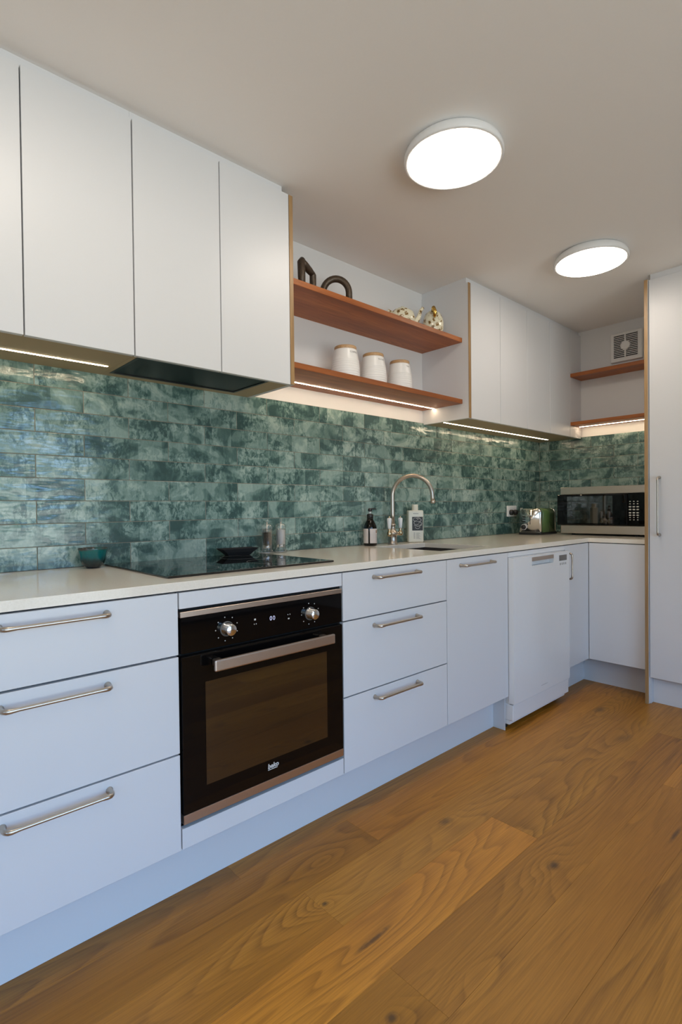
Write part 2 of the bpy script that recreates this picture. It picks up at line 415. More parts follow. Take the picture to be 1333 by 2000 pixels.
# ------------------------------------------------------------------ dimensions (metres)
LX = 4.729          # end wall
YW = -.636          # base door fronts and worktop front
YU = -.322          # upper door fronts
ZW, ZT, ZK = .895, .871, .170
ZU, ZUT, ZC = 1.574, 2.308, 2.339
XE = 4.085          # end run door face
TZ0, TP = .8955, .07635

# ------------------------------------------------------------------ room shell
X0, Y0 = -2.6, -4.2
struct('floor', BX(X0-.15, LX+.15, Y0-.15, .15, -.12, -.014), 'cabinet dark gap', 'oak plank floor running along the cabinets', 'floor')
FLOOR = bpy.data.objects['floor']
struct('ceiling', BX(X0-.15, LX+.15, Y0-.15, .15, ZC, ZC+.1), 'ceiling paint', 'plain white painted ceiling with two round lights', 'ceiling')
WL = struct('wall_left', BX(X0-.15, LX+.15, .0, .15, -.014, ZC), 'wall paint', 'long white wall with green tile band behind the worktop', 'wall')
WB = struct('wall_back', BX(LX, LX+.15, Y0-.15, .0, -.014, ZC), 'wall paint', 'short white end wall behind microwave and corner shelves', 'wall')
def wall_open(name, axis, lab, a0, a1, z0, z1):
    bm = bmesh.new()
    if axis == 'y':
        for x0, x1, c0, c1 in ((X0, a0, -.014, ZC), (a1, LX, -.014, ZC), (a0, a1, -.014, z0), (a0, a1, z1, ZC)):
            if c1-c0 > .001: box(bm, x0, x1, Y0-.15, Y0, c0, c1)
    else:
        for y0, y1, c0, c1 in ((Y0, a0, -.014, ZC), (a1, 0, -.014, ZC), (a0, a1, -.014, z0), (a0, a1, z1, ZC)):
            if c1-c0 > .001: box(bm, X0-.15, X0, y0, y1, c0, c1)
    return struct(name, bm, 'wall paint', lab, 'wall')
wall_open('wall_right', 'y', 'white wall across the room with glazed doors', -.95, 2.75, .05, 2.1)
wall_open('wall_front', 'x', 'white wall behind the camera with a window', -3.7, -2.3, .9, 2.1)
def window(name, axis, a0, a1, z0, z1, n, lab):
    bm = bmesh.new(); w = .05; step = (a1-a0)/n
    def bar(p0, p1, q0, q1):
        if axis == 'y': box(bm, p0, p1, Y0-.08, Y0-.03, q0, q1, .003)
        else: box(bm, X0-.08, X0-.03, p0, p1, q0, q1, .003)
    bar(a0, a1, z0, z0+w); bar(a0, a1, z1-w, z1)
    for i in range(n+1):
        p = min(max(a0+i*step-w/2, a0), a1-w); bar(p, p+w, z0+w, z1-w)
    f = struct(name, bm, 'window frame', lab, 'window')
    for i in range(n):
        p0, p1 = a0+i*step+w/2+.005, a0+(i+1)*step-w/2-.005
        g = BX(p0, p1, Y0-.057, Y0-.053, z0+w, z1-w) if axis == 'y' else BX(X0-.057, X0-.053, p0, p1, z0+w, z1-w)
        obj('pane', g, 'window glass', f)
window('window_1', 'y', -.95, 2.75, .05, 2.1, 4, 'dark framed glazed doors letting in daylight')
window('window_2', 'x', -3.7, -2.3, .9, 2.1, 2, 'dark framed window behind the camera')

# oak planks
PW = .1686
rows = {0: 2.091, 1: 1.764, 2: 2.475, 3: 1.759, 4: 3.15}
for k in range(-1, 20):
    yb = -.6285 - PW*k; ya = yb - PW
    if k == -1: yb = -.50
    ya = max(ya, Y0)
    if ya >= yb - .01: break
    j = rows.get(k, 1.0 + (k*1.237) % 1.9)
    while j > X0 + 1.9: j -= 1.9
    x = X0
    while x < LX-.01:
        x1 = min(j, LX) if j > x + .02 else min(j+1.9, LX)
        if x > X0: x1 = min(x+1.9, LX)
        bm = box(bmesh.new(), x+.0001, x1-.0001, ya+.0001, yb-.0001, -.014, 0, .0005)
        cx_, cy_ = (x+x1)/2, (ya+yb)/2
        bmesh.ops.translate(bm, verts=bm.verts, vec=(-cx_, -cy_, 0))
        o = obj('plank', bm, 'oak floor', FLOOR, local=True); o.location = (cx_, cy_, 0)
        q_ = {(2, 0): 1.5, (1, 0): 1.0, (0, 0): .92, (0, 1): 1.12, (1, 1): .95, (2, 1): .90, (3, 0): .98, (3, 1): .90, (4, 0): .94}.get((k, int(x1 > rows.get(k, 0)+.1)), random.uniform(.86, 1.14))
        o.color = (q_, q_*random.uniform(.97, 1.02), q_*random.uniform(.9, 1.05), 1)
        x = x1

for k in range(4):
    ya, yb = -.50+.125*k, -.50+.125*(k+1)
    for x, x1 in ((X0, -.75 + .37*k), (-.75 + .37*k, .8605)):
        bm = box(bmesh.new(), x+.0001, x1-.0001, ya+.0001, yb-.0001, -.014, 0, .0005); cx_, cy_ = (x+x1)/2, (ya+yb)/2
        bmesh.ops.translate(bm, verts=bm.verts, vec=(-cx_, -cy_, 0)); o = obj('plank', bm, 'oak floor', FLOOR, local=True); o.location = (cx_, cy_, 0)

# tiled splashback: every tile is a piece of its wall
TT, TLN = .008, .3077
def tile_mesh(l, h, key={}):
    k = (round(l, 4), round(h, 4))
    if k not in key:
        bm = box(bmesh.new(), -l/2, l/2, -TT, 0, -h/2, h/2, .0010, 2)
        me = bpy.data.meshes.new('tile'); bm.to_mesh(me); bm.free(); me.materials.append(MATS['green tile']); key[k] = me
    return key[k]
def lay(wall, x_from, x_to, first, r, place_fn, rot=None):
    x = first
    while x > x_from: x -= TLN
    z = TZ0 + TP*(r+.5)
    while x < x_to - .004:
        a, b = max(x, x_from), min(x+TLN, x_to)
        if b-a > .006:
            o = bpy.data.objects.new('tile', tile_mesh(b-a-.0020, TP-.0020)); COL.objects.link(o); o.parent = wall
            o.location, o.rotation_euler = place_fn((a+b)/2, z)
            # hand-set tiles stand a little uneven
            o.rotation_euler.x += random.uniform(-.006, .006); o.rotation_euler.z += random.uniform(-.0025, .0025)
        x += TLN
g = obj('grout', BX(.88, LX, -.0066, 0, TZ0, TZ0+9*TP), 'grout', WL)
g = obj('grout', BX(LX-.0066, LX, -.96, -.0066, TZ0, TZ0+9*TP), 'grout', WB)
from mathutils import Euler
for r in range(9):
    lay(WL, .88, LX-.001, 1.285 if r % 2 == 0 else 1.437, r, lambda c, z: (Vector((c, 0, z)), Euler((0, 0, 0))))
    f0 = .085 if r % 2 == 0 else .24
    lay(WB, .0092, .958, f0, r, lambda c, z: (Vector((LX, -c, z)), Euler((0, 0, -PI/2))))

# ------------------------------------------------------------------ cabinets
def handle(parent, a, b, horizontal=True, face='y', mat='nickel', name='handle'):
    """D pull; a,b are the two foot centres on the door face (world), bar stands 30 mm proud"""
    a, b = Vector(a), Vector(b); d = (b-a).normalized()
    out = Vector((0, -1, 0)) if face == 'y' else Vector((-1, 0, 0))
    pts = []; rad = []
    for s, p, dd in ((0, a, d), (1, b, -d)):
        seq = [(0, .000, .0085), (0, .002, .0085), (.0, .006, .0062), (.0, .018, .0058), (.002, .025, .0060), (.007, .0295, .0064), (.014, .031, .0060), (.03, .031, .0046)]
        L_ = [(p + dd*u + out*h, r) for u, h, r in seq]
        if s: L_ = L_[::-1]
        pts += [q for q, _ in L_]; rad += [r for _, r in L_]
    return obj(name, TB(pts, rad, 12), mat, parent)
def drawer(parent, x0, x1, z0, z1, hx=None, hz=None):
    d = obj('drawer_front', BX(x0+.0022, x1-.0022, YW, YW+.018, z0, z1, .0008), 'cabinet white', parent)
    if hx: handle(d, (hx[0], YW, hz), (hx[1], YW, hz))
    return d
Z1, Z2 = .697, .432
def base_unit(name, label, x0, x1, cat='cabinet', group='white base cabinets on the long wall'):
    t = thing(name, label, cat, ((x0+x1)/2, YW+.3, ZK-.17), 0, group)
    return t
def carcass(t, x0, x1, y1=-.014, z0=ZK, z1=.8695):
    obj('carcass', BX(x0+.0005, x1-.0005, YW+.021, y1, z0, z1), 'cabinet dark gap', t)
t = base_unit('drawer_cabinet', 'white three-drawer cabinet left of the oven, at the left edge', .88, 1.479)
carcass(t, .88, 1.479)
drawer(t, .88, 1.479, Z1+.0025, ZT-.005, (1.066, 1.292), .838)
drawer(t, .88, 1.479, Z2+.0018, Z1-.003, (1.066, 1.292), .662)
drawer(t, .88, 1.479, ZK, Z2-.003, (1.066, 1.292), .403)
obj('plinth_board', BX(.88, 1.479, -.554, -.538, .0005, ZK-.0005), 'cabinet white', t)
obj('end_panel', BX(.862, .8795, YW, -.014, .0005, ZT-.005), 'cabinet white', t)

t = base_unit('oven_cabinet', 'white cabinet housing the black oven, narrow panels above and below it', 1.479, 2.076)
bm = bmesh.new(); box(bm, 1.4795, 1.4835, YW+.021, -.014, ZK, .8695); box(bm, 2.0715, 2.0755, YW+.021, -.014, ZK, .8695)
box(bm, 1.4835, 2.0715, YW+.021, -.014, ZK, ZK+.016); box(bm, 1.4835, 2.0715, YW+.021, -.014, .823, .8695)
obj('carcass', bm, 'cabinet dark gap', t)
obj('top_panel', BX(1.4805, 2.0745, YW, YW+.018, .822, ZT-.005, .0008), 'cabinet white', t)
obj('bottom_panel', BX(1.4805, 2.0745, YW, YW+.018, ZK, .2255, .0008), 'cabinet white', t)
obj('plinth_board', BX(1.479, 2.076, -.554, -.538, .0005, ZK-.0005), 'cabinet white', t)

t = base_unit('drawer_cabinet', 'white three-drawer cabinet right of the oven', 2.076, 2.673)
carcass(t, 2.076, 2.673)
drawer(t, 2.076, 2.673, Z1+.0018, ZT-.005, (2.232, 2.474), .838)
drawer(t, 2.076, 2.673, Z2+.0018, Z1-.003, (2.232, 2.474), .662)
drawer(t, 2.076, 2.673, ZK, Z2-.003, (2.232, 2.474), .400)
obj('plinth_board', BX(2.076, 2.673, -.554, -.538, .0005, ZK-.0005), 'cabinet white', t)

t = base_unit('sink_cabinet', 'tall white door cabinet under the sink, left of the dishwasher', 2.673, 3.163)
bm = bmesh.new(); box(bm, 2.6735, 2.69, YW+.021, -.014, ZK, .8695); box(bm, 3.1625, 3.1465, YW+.021, -.014, ZK, .8695)
box(bm, 2.69, 3.1465, YW+.021, -.014, ZK, ZK+.016); box(bm, 2.69, 3.1465, YW+.021, YW+.035, .80, .8695)
obj('carcass', bm, 'cabinet dark gap', t)
d = obj('door', BX(2.6745, 3.1615, YW, YW+.018, ZK, ZT-.005, .0008), 'cabinet white', t)
handle(d, (2.772, YW, .836), (3.012, YW, .836))
obj('plinth_board', BX(2.673, 3.157, -.554, -.538, .0005, ZK-.0005), 'cabinet white', t)
obj('side_panel', BX(3.158, 3.1625, YW+.0185, -.014, .0005, ZK-.0005), 'cabinet white', t)

t = base_unit('corner_cabinet', 'white narrow door cabinet with upright handle, between dishwasher and corner', 3.772, XE)
carcass(t, 3.775, 4.10)
d = obj('door', BX(3.7735, XE-.001, YW, YW+.018, ZK, ZT-.005, .0008), 'cabinet white', t)
handle(d, (3.795, YW, .822), (3.795, YW, .679))
obj('filler_panel', BX(3.1645, 3.7722, YW, YW+.018, .8435, ZT-.005, .0006), 'cabinet white', t)
obj('plinth_board', BX(3.7735, 4.205, -.554, -.538, .0005, ZK-.0005), 'cabinet white', t)

t = thing('end_cabinet', 'white handleless cupboard under the microwave end of the worktop', 'cabinet', (4.4, -.8, 0))
obj('carcass', BX(XE+.021, LX-.01, -.957, YW-.001, ZK, .8695), 'cabinet dark gap', t)
obj('door', BX(XE, XE+.018, -.9575, YW-.0015, ZK, ZT-.005, .0008), 'cabinet white', t)
obj('plinth_board', BX(4.2055, 4.2215, -.96, -.5385, .0005, ZK-.0005), 'cabinet white', t)

# worktop, one L shaped slab with the sink cut out
SX0, SX1, SY0, SY1 = 2.755, 3.154, -.545, -.14
bm = cells([.862, SX0, SX1, XE-.001, LX-.0085], [-.9605, YW-.001, SY0, SY1, -.009],
           lambda x, y: (y > YW-.001 or x > XE-.001) and not (SX0 < x < SX1 and SY0 < y < SY1), ZT, ZW, .0016)
WT = obj('worktop', bm, 'worktop stone'); WT['label'] = 'pale beige stone worktop turning the corner, with undermounted sink cutout'; WT['category'] = 'worktop'; WT['kind'] = 'thing'
# sink
t = thing('sink', 'square stainless steel sink set under the worktop', 'sink', (2.95, -.34, .70))
bm = bmesh.new(); s0, s1, q0, q1 = SX0-.012, SX1+.0055, SY0-.012, SY1+.012
zt = ZT-.001
def ring(bm, x0, x1, y0, y1, z): return [bm.verts.new(p) for p in ((x0, y0, z), (x1, y0, z), (x1, y1, z), (x0, y1, z))]
A = ring(bm, s0, s1, q0, q1, zt); B = ring(bm, SX0+.001, SX1-.001, SY0+.001, SY1-.001, zt); Cc = ring(bm, SX0+.004, SX1-.004, SY0+.004, SY1-.004, .70)
D = ring(bm, s0, s1, q0, q1, zt-.002); E_ = ring(bm, SX0-.001, SX1+.001, SY0-.001, SY1+.001, .698)
for P, Q in ((A, B), (B, Cc), (A, D), (D, E_)):
    for i in range(4): bm.faces.new((P[i], P[(i+1) % 4], Q[(i+1) % 4], Q[i]))
bm.faces.new(Cc); bm.faces.new(E_)
bmesh.ops.recalc_face_normals(bm, faces=bm.faces)
obj('bowl', bm, 'steel', t)
obj('drain', LT([(0, 0), (.035, 0), (.042, .003), (.045, .0)], (2.95, -.34, .7005), 24), 'chrome', t)

# pantry
t = thing('pantry_cupboard', 'tall white pantry cupboard with timber edge, at the right edge', 'cupboard', (4.4, -1.28, 0))
obj('side_panel', BX(4.031, LX-.002, -.9785, -.9615, .0005, ZUT, .0005), 'cabinet white', t)
obj('edge_strip', BX(4.028, 4.0312, -.9787, -.9613, .0005, ZUT, .0005), 'oak edge z', t, label='oak front edge of the side panel')
obj('carcass', BX(4.062, LX-.002, -1.598, -.979, .146, ZUT), 'cabinet dark gap', t)
d = obj('door', BX(4.041, 4.059, -1.596, -.9815, .146, ZUT-.001, .0008), 'cabinet white', t)
handle(d, (4.041, -1.030, 1.236), (4.041, -1.030, .928), face='x')
obj('plinth_board', BX(4.085, 4.101, -1.598, -.9845, .0005, .1455), 'cabinet white', t)
obj('plinth_return', BX(4.05, 4.101, -.984, -.979, .0005, .1455), 'cabinet white', t)
obj('filler_panel', BX(4.052, LX-.002, -1.598, -.985, ZUT+.0005, ZC-.0005), 'cabinet white', t)
obj('side_panel', BX(4.041, LX-.002, -1.616, -1.5985, .0005, ZUT), 'cabinet white', t)

# wall cabinets
def led(parent, x0, x1, y, z, along='x'):
    if along == 'x':
        obj('led_strip', BX(x0, x1, y-.0035, y+.0035, z-.0013, z-.0002), 'strip glow', parent, label='lit warm white light strip')
    else:
        obj('led_strip', BX(y-.0035, y+.0035, x0, x1, z-.0013, z-.0002), 'strip glow', parent, label='lit warm white light strip')
def upper(name, label, x0, x1, splits, fill0=None, fill1=None):
    t = thing(name, label, 'cabinet', ((x0+x1)/2, YU/2, ZU), 0, 'white wall cabinets')
    obj('carcass', BX(x0, x1, YU+.021, -.001, ZU+.0165, ZUT), 'cabinet dark gap', t)
    obj('ceiling_filler', BX(fill0 or x0, fill1 or x1, -.304, -.001, ZUT+.0005, ZC-.0005), 'cabinet white', t)
    for a, b in zip(splits, splits[1:]):
        obj('door', BX(a+.0018, b-.0018, YU, YU+.018, ZU-.001, ZUT-.0005, .0008), 'cabinet white', t)
    return t
BZ = ZU+.0005
t = upper('wall_cabinet', 'white two-door wall cabinet with lit strip below, nearest the left edge', .889, 1.4965, [.889, 1.193, 1.4965])
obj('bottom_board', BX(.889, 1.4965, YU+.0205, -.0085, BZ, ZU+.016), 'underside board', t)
led(t, .93, 1.478, -.133, BZ)
obj('end_panel', BX(.871, .8885, YU, -.001, ZU, ZUT-.0005), 'cabinet white', t)
t = upper('range_hood_cabinet', 'white two-door wall cabinet above the hob with built-in extractor hood', 1.497, 2.1055, [1.497, 1.802, 2.105], 1.497, 2.085)
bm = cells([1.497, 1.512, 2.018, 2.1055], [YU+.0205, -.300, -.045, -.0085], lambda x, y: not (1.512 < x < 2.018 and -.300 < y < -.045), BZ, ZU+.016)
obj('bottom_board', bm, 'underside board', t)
obj('end_panel', BX(2.106, 2.1235, -.3185, -.001, ZU, ZUT-.0005), 'cabinet white', t)
obj('edge_strip', BX(2.106, 2.1237, YU, -.3187, ZU, ZUT-.0005, .0004), 'oak edge z', t, label='oak front edge of the end panel')
h = thing('range_hood', 'flush black glass extractor hood in the cabinet underside above the hob', 'extractor hood', (1.765, -.17, ZU))
obj('frame', cells([1.513, 1.523, 2.007, 2.017], [-.299, -.289, -.056, -.046], lambda x, y: not (1.523 < x < 2.007 and -.289 < y < -.056), ZU+.0004, ZU+.012), 'black plastic', h)
obj('filter_panel', BX(1.5235, 2.0065, -.2885, -.0565, ZU+.003, ZU+.010), 'hood glass', h)

t = upper('wall_cabinet', 'white two-door wall cabinet with oak-edged side, right of the long shelves', 3.338, 3.9495, [3.338, 3.638, 3.9495], 3.322, 3.9495)
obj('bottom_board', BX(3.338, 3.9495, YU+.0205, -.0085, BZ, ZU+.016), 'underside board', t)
led(t, 3.345, 3.9495, -.133, BZ)
obj('end_panel', BX(3.318, 3.3375, -.3185, -.001, ZU, ZUT-.0005), 'cabinet white', t)
obj('edge_strip', BX(3.3178, 3.3375, YU, -.3187, ZU, ZUT-.0005, .0004), 'oak edge z', t, label='oak front edge of the end panel')
t = upper('wall_cabinet', 'white two-door wall cabinet in the corner, beside the short shelves', 3.950, LX-.001, [3.950, 4.254, 4.550])
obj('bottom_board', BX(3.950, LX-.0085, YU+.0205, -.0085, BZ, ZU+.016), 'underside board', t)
led(t, 3.9495, 4.60, -.133, BZ)
obj('filler_panel', BX(4.5515, LX-.001, YU, YU+.018, ZU-.001, ZUT-.0005, .0005), 'cabinet white', t)

# shelves
def shelf(label, x0, x1, y0, y1, z0, z1, mat='red timber', rot=False):
    t = thing('timber_shelf', label, 'shelf', ((x0+x1)/2, (y0+y1)/2, z0), 0, 'red timber shelves')
    obj('board', BX(x0, x1, y0, y1, z0, z1, .0012), mat, t)
    return t
shelf('long red timber shelf holding the old irons and teapot, upper one', 2.1245, 3.317, -.280, -.0005, 1.991, 2.0155)
t = shelf('long red timber shelf holding three white canisters, lower one with lit strip', 2.1245, 3.317, -.280, -.0005, 1.656, 1.680)
led(t, 2.126, 3.316, -.086, 1.656)
wood('red timber y', (.58, .195, .040), (.45, .135, .024), (.27, .072, .013), stretch=(14, 1.2, 14), rings=14, fibre=(260, 6, 260), ringamt=.35, rough=.42, var=.05)
shelf('short red timber shelf just below the extractor fan', 4.554, LX-.0005, -.961, YU-.0005, 1.988, 2.0125, 'red timber y')
t = shelf('short red timber shelf above the microwave, with lit strip underneath', 4.554, LX-.0005, -.961, YU-.0005, 1.650, 1.674, 'red timber y')
led(t, -.95, -.335, 4.672, 1.650, 'y')

# ------------------------------------------------------------------ ceiling lights
def ceiling_light(label, x, y):
    t = thing('ceiling_light', label, 'ceiling light', (x, y, ZC), 0, 'round ceiling lights')
    obj('housing', LT([(0, -.0005), (.150, -.0005), (.158, -.008), (.168, -.018), (.171, -.030), (.171, -.040), (.168, -.044), (.160, -.0445), (.159, -.040), (0, -.040)], (x, y, ZC), 64), 'gloss white', t)
    obj('diffuser', LT([(0, -.0520), (.10, -.0512), (.140, -.0488), (.155, -.0460), (.1585, -.0405), (0, -.0405)], (x, y, ZC), 64), 'lamp glow', t)
ceiling_light('large round glowing ceiling light in the middle of the ceiling', 2.405, -.875)
ceiling_light('round glowing ceiling light nearest the left edge, above the left wall cabinets', 1.16, -.980)
ceiling_light('round glowing ceiling light further away, near the pantry', 3.565, -.868)

# ------------------------------------------------------------------ exhaust fan
t = thing('exhaust_fan', 'square white wall fan with louvred grille above the short shelf', 'fan', (LX, -.635, 2.066))
x = LX
bm = BX(x-.024, x-.0005, -.735, -.533, 2.066, 2.264, .006, 2); obj('cover', bm, 'white plastic', t)
obj('cavity', BX(x-.0265, x-.0245, -.706, -.557, 2.094, 2.246), 'black plastic', t)
bm = bmesh.new()
for i in range(13):
    z = 2.100 + i*.0118
    box(bm, x-.0325, x-.0268, -.706, -.557, z, z+.0042)
o = obj('louvre_grille', bm, 'white plastic', t); o['kind'] = 'stuff'
obj('hub', LT([(0, .036), (.026, .0355), (.031, .033), (.031, .027)], (x, -.6315, 2.170), 24, 'X'), 'white plastic', t)
obj('centre_bar', BX(x-.034, x-.0268, -.6355, -.6275, 2.094, 2.246), 'white plastic', t)

# ------------------------------------------------------------------ oven
t = thing('oven', 'black built-in oven with steel trim, round dials and bar handle', 'oven', (1.777, -.36, .23))
OX0, OX1 = 1.4838, 2.0712
obj('body', BX(OX0+.002, OX1-.002, YW+.022, -.06, .228, .818), 'matt black', t)
p = obj('control_panel', BX(OX0, OX1, YW-.002, YW+.0215, .699, .7975, .0015), 'black glass', t)
obj('top_trim', BX(OX0-.002, OX1, YW-.003, YW+.0215, .798, .8135, .001), 'oven steel', t)
d = obj('door', BX(OX0, OX1, YW-.004, YW+.0215, .2625, .691, .0015), 'black glass', t)
obj('window', BX(1.552, 1.998, YW-.0052, YW-.0041, .324, .612), 'oven window glass', d)
bm = bmesh.new()
box(bm, 1.560, 2.000, YW-.048, YW-.036, .645, .677, .004, 2)
hd = obj('handle', bm, 'oven steel', d)
bm = bmesh.new()
for xx in (1.585, 1.975): obj('handle_bracket', BX(xx-.012, xx+.012, YW-.0365, YW-.0045, .652, .672, .003), 'oven steel', d)

obj('bottom_trim', BX(OX0, OX1, YW-.004, YW+.0215, .237, .262, .001), 'oven steel', t)
for kx, kz in ((1.6235, .7475), (1.9315, .7475)):
    k = obj('knob', LT([(0, .0285), (.0145, .0285), (.0165, .0265), (.0172, .004), (.0195, .002), (.0195, 0)], (kx, YW-.0022, kz), 32, 'Y'), 'chrome', t)
    obj('bezel', LT([(.0215, .0), (.0215, .0015), (.0205, .002), (.0198, .0015), (.0198, 0)], (kx, YW-.0022, kz), 32, 'Y'), 'grey plastic', k)
bm = bmesh.new()
for kx in (1.6235, 1.9315):
    for a in range(9):
        an = math.radians(20 + a*40); lathe(bm, [(.0017, 0), (.0017, .0004), (0, .0004)], (kx+.036*math.cos(an), YW-.0021, .7475+.034*math.sin(an)), 8, 'Y')
for q in (1.715, 1.722): box(bm, q, q+.0022, YW-.0026, YW-.0021, .7445, .7475)
for q in (1.840, 1.848): box(bm, q, q+.0022, YW-.0026, YW-.0021, .7555, .7585)
box(bm, 1.716, 1.722, YW-.0026, YW-.0021, .757, .762); box(bm, 1.841, 1.847, YW-.0026, YW-.0021, .742, .746)
obj('dial_marks', bm, 'light print', p)['kind'] = 'stuff'
obj('clock_digits', place(text('00', .019, .0002, space=1.2), 'Y', (1.782, YW-.0024, .754)), 'digit glow', p)
bm = place(text('beko', .020, .0003, bold=.0006, shear=.1), 'Y', (1.777, YW-.0045, .3035))
box(bm, 1.7575, 1.7925, YW-.0048, YW-.0041, .2925, .2947)
obj('logo', bm, 'light print', d)

# ------------------------------------------------------------------ hob
t = thing('induction_hob', 'black glass induction hob set on the worktop above the oven', 'hob', (1.805, -.285, ZW))
obj('glass_plate', BX(1.491, 2.119, -.547, -.030, ZW+.0004, ZW+.0062, .0018, 2), 'hob glass', t)
bm = bmesh.new()
zt = ZW+.0065
for cx_, cy_, r in ((1.65, -.18, .09), (1.65, -.40, .075), (1.95, -.18, .075), (1.95, -.40, .09)):
    lathe(bm, [(r, 0), (r, .0002), (r-.0012, .0002), (r-.0012, 0)], (cx_, cy_, zt-.0001), 40)
for i in range(9): box(bm, 1.74+i*.016, 1.745+i*.016, -.528, -.523, zt-.0001, zt+.0001)
obj('zone_marks', bm, 'grey plastic', t)
# spoon tray
t = thing('spoon_tray', 'black boat-shaped spoon tray standing on the back of the hob', 'tray', (2.000, -.085, ZW+.0066), math.radians(-8))
bm = bmesh.new()
def rr(x, y, z): return [bm.verts.new(p) for p in ((-x, -y, z), (x, -y, z), (x, y, z), (-x, y, z))]
q = [rr(.046, .022, 0), rr(.060, .030, .014), rr(.080, .036, .029), rr(.078, .034, .029), rr(.057, .027, .015), rr(.044, .02, .004)]
for P, Q in zip(q, q[1:]):
    for i in range(4): bm.faces.new((P[i], P[(i+1) % 4], Q[(i+1) % 4], Q[i]))
bm.faces.new(q[0]); bm.faces.new(q[-1]); bmesh.ops.recalc_face_normals(bm, faces=bm.faces)
bmesh.ops.bevel(bm, geom=list(bm.edges), offset=.0008, segments=1, affect='EDGES')
obj('dish', bm, 'matt black', t, local=True)

# ------------------------------------------------------------------ bowl
o = LT([(0, .004), (.018, .004), (.019, 0), (.022, 0), (.0235, .004), (.034, .013), (.0405, .028), (.0425, .048), (.0455, .062), (.0475, .067),
        (.0465, .068), (.044, .062), (.041, .048), (.038, .028), (.031, .016), (.018, .009), (0, .008)], (0, 0, 0), 40)
t = obj('glazed_bowl', o, 'teal glaze'); t.location = (1.438, -.078, ZW+.0003)
t['label'] = 'small teal glazed pottery bowl on the worktop left of the hob'; t['category'] = 'bowl'; t['kind'] = 'thing'

# ------------------------------------------------------------------ mills
def mill(name, label, x, y, fill, fh):
    t = thing(name, label, 'mill', (x, y, ZW+.0005), 0, 'clear acrylic mills')
    A = [(0, 0), (.0265, 0), (.0275, .003), (.0275, .010), (.0235, .016), (.0225, .022), (.0225, .098), (.0245, .101), (.0245, .104), (.020, .106),
         (.0195, .106), (.0195, .024), (0, .024)]
    obj('body', LT(A, (0, 0, 0), 32), 'acrylic', t, local=True)
    obj('grinder', LT([(0, .0245), (.012, .0245), (.013, .033), (.008, .038), (0, .038)], (0, 0, 0), 24), 'chrome', t, local=True)
    obj('filling', LT([(0, .0385), (.0192, .0385), (.0192, fh), (0, fh+.003)], (0, 0, 0), 24), fill, t, local=True)
    obj('cap', LT([(0, .1065), (.0235, .1065), (.0245, .110), (.0235, .122), (.014, .130), (.006, .132), (.005, .135), (.0085, .139), (.009, .144), (.005, .149), (0, .150)], (0, 0, 0), 32), 'acrylic', t, local=True)
    obj('spindle', LT([(0, .0384), (.0022, .0384), (.0022, .1365), (0, .1366)], (0, 0, 0), 10), 'chrome', t, local=True)
    return t
mill('pepper_mill', 'clear acrylic mill filled with dark peppercorns behind the hob', 2.156, -.072, 'peppercorns', .092)
mill('salt_mill', 'clear acrylic mill filled with white salt, right of the pepper mill', 2.232, -.068, 'salt', .100)

# ------------------------------------------------------------------ soap bottle
t = thing('soap_bottle', 'dark amber pump bottle with pale pink label, left of the tap', 'bottle', (2.800, -.066, ZW+.0003), math.radians(0))
obj('body', LT([(0, 0), (.031, 0), (.034, .003), (.034, .092), (.032, .102), (.026, .116), (.019, .128), (.0145, .138), (.0145, .150), (0, .150)], (0, 0, 0), 40), 'amber glass', t, local=True)
obj('liquid', LT([(0, .003), (.031, .003), (.031, .092), (.029, .101), (.023, .114), (.016, .126), (0, .127)], (0, 0, 0), 32), 'black plastic', t, local=True)
obj('collar', LT([(.0148, .138), (.0165, .138), (.0165, .160), (.012, .164), (0, .164)], (0, 0, 0), 32), 'black plastic', t, local=True)
obj('neck', LT([(0, .1642), (.006, .1642), (.006, .176), (0, .176)], (0, 0, 0), 20), 'white plastic', t, local=True)
bm = LT([(0, .1762), (.0105, .1762), (.011, .184), (.008, .192), (0, .193)], (0, 0, 0), 24)
tube(bm, [(0, 0, .1885), (.018, -.012, .190), (.027, -.018, .188)], [.0045, .0038, .003], 10)
obj('pump', bm, 'black plastic', t, local=True)
def arc_label(bm, r, a0, a1, z0, z1, n=16, th=.0006):
    vs = []
    for i in range(n+1):
        a = a0+(a1-a0)*i/n
        for rr_ in (r, r+th):
            for z in (z0, z1): vs.append(bm.verts.new((rr_*math.cos(a), rr_*math.sin(a), z)))
    for i in range(n):
        b = i*4; c = b+4
        for f in ((b+2, c+2, c+3, b+3), (b, b+1, c+1, c), (b+1, b+3, c+3, c+1), (b, c, c+2, b+2)): bm.faces.new([vs[k] for k in f])
    bm.faces.new([vs[k] for k in (0, 2, 3, 1)]); bm.faces.new([vs[k] for k in (-4, -3, -1, -2)])
    bmesh.ops.recalc_face_normals(bm, faces=bm.faces); return bm
bm = arc_label(bmesh.new(), .0342, math.radians(-138), math.radians(-8), .014, .088, 24)
arc_label(bm, .0342, math.radians(-215), math.radians(-152), .014, .088, 12)
lab = obj('paper_label', bm, 'label paper', t, local=True)
bm = arc_label(bmesh.new(), .0349, math.radians(-82), math.radians(-35), .066, .080, 8, .0003)
obj('print_block', bm, 'tan print', lab, local=True)
bm = bmesh.new()
for i in range(6): arc_label(bm, .0349, math.radians(-84), math.radians(-30 - (i % 2)*8), .022+i*.0065, .0238+i*.0065, 6, .0002)
obj('print_lines', bm, 'grey print', lab, local=True)['kind'] = 'stuff'

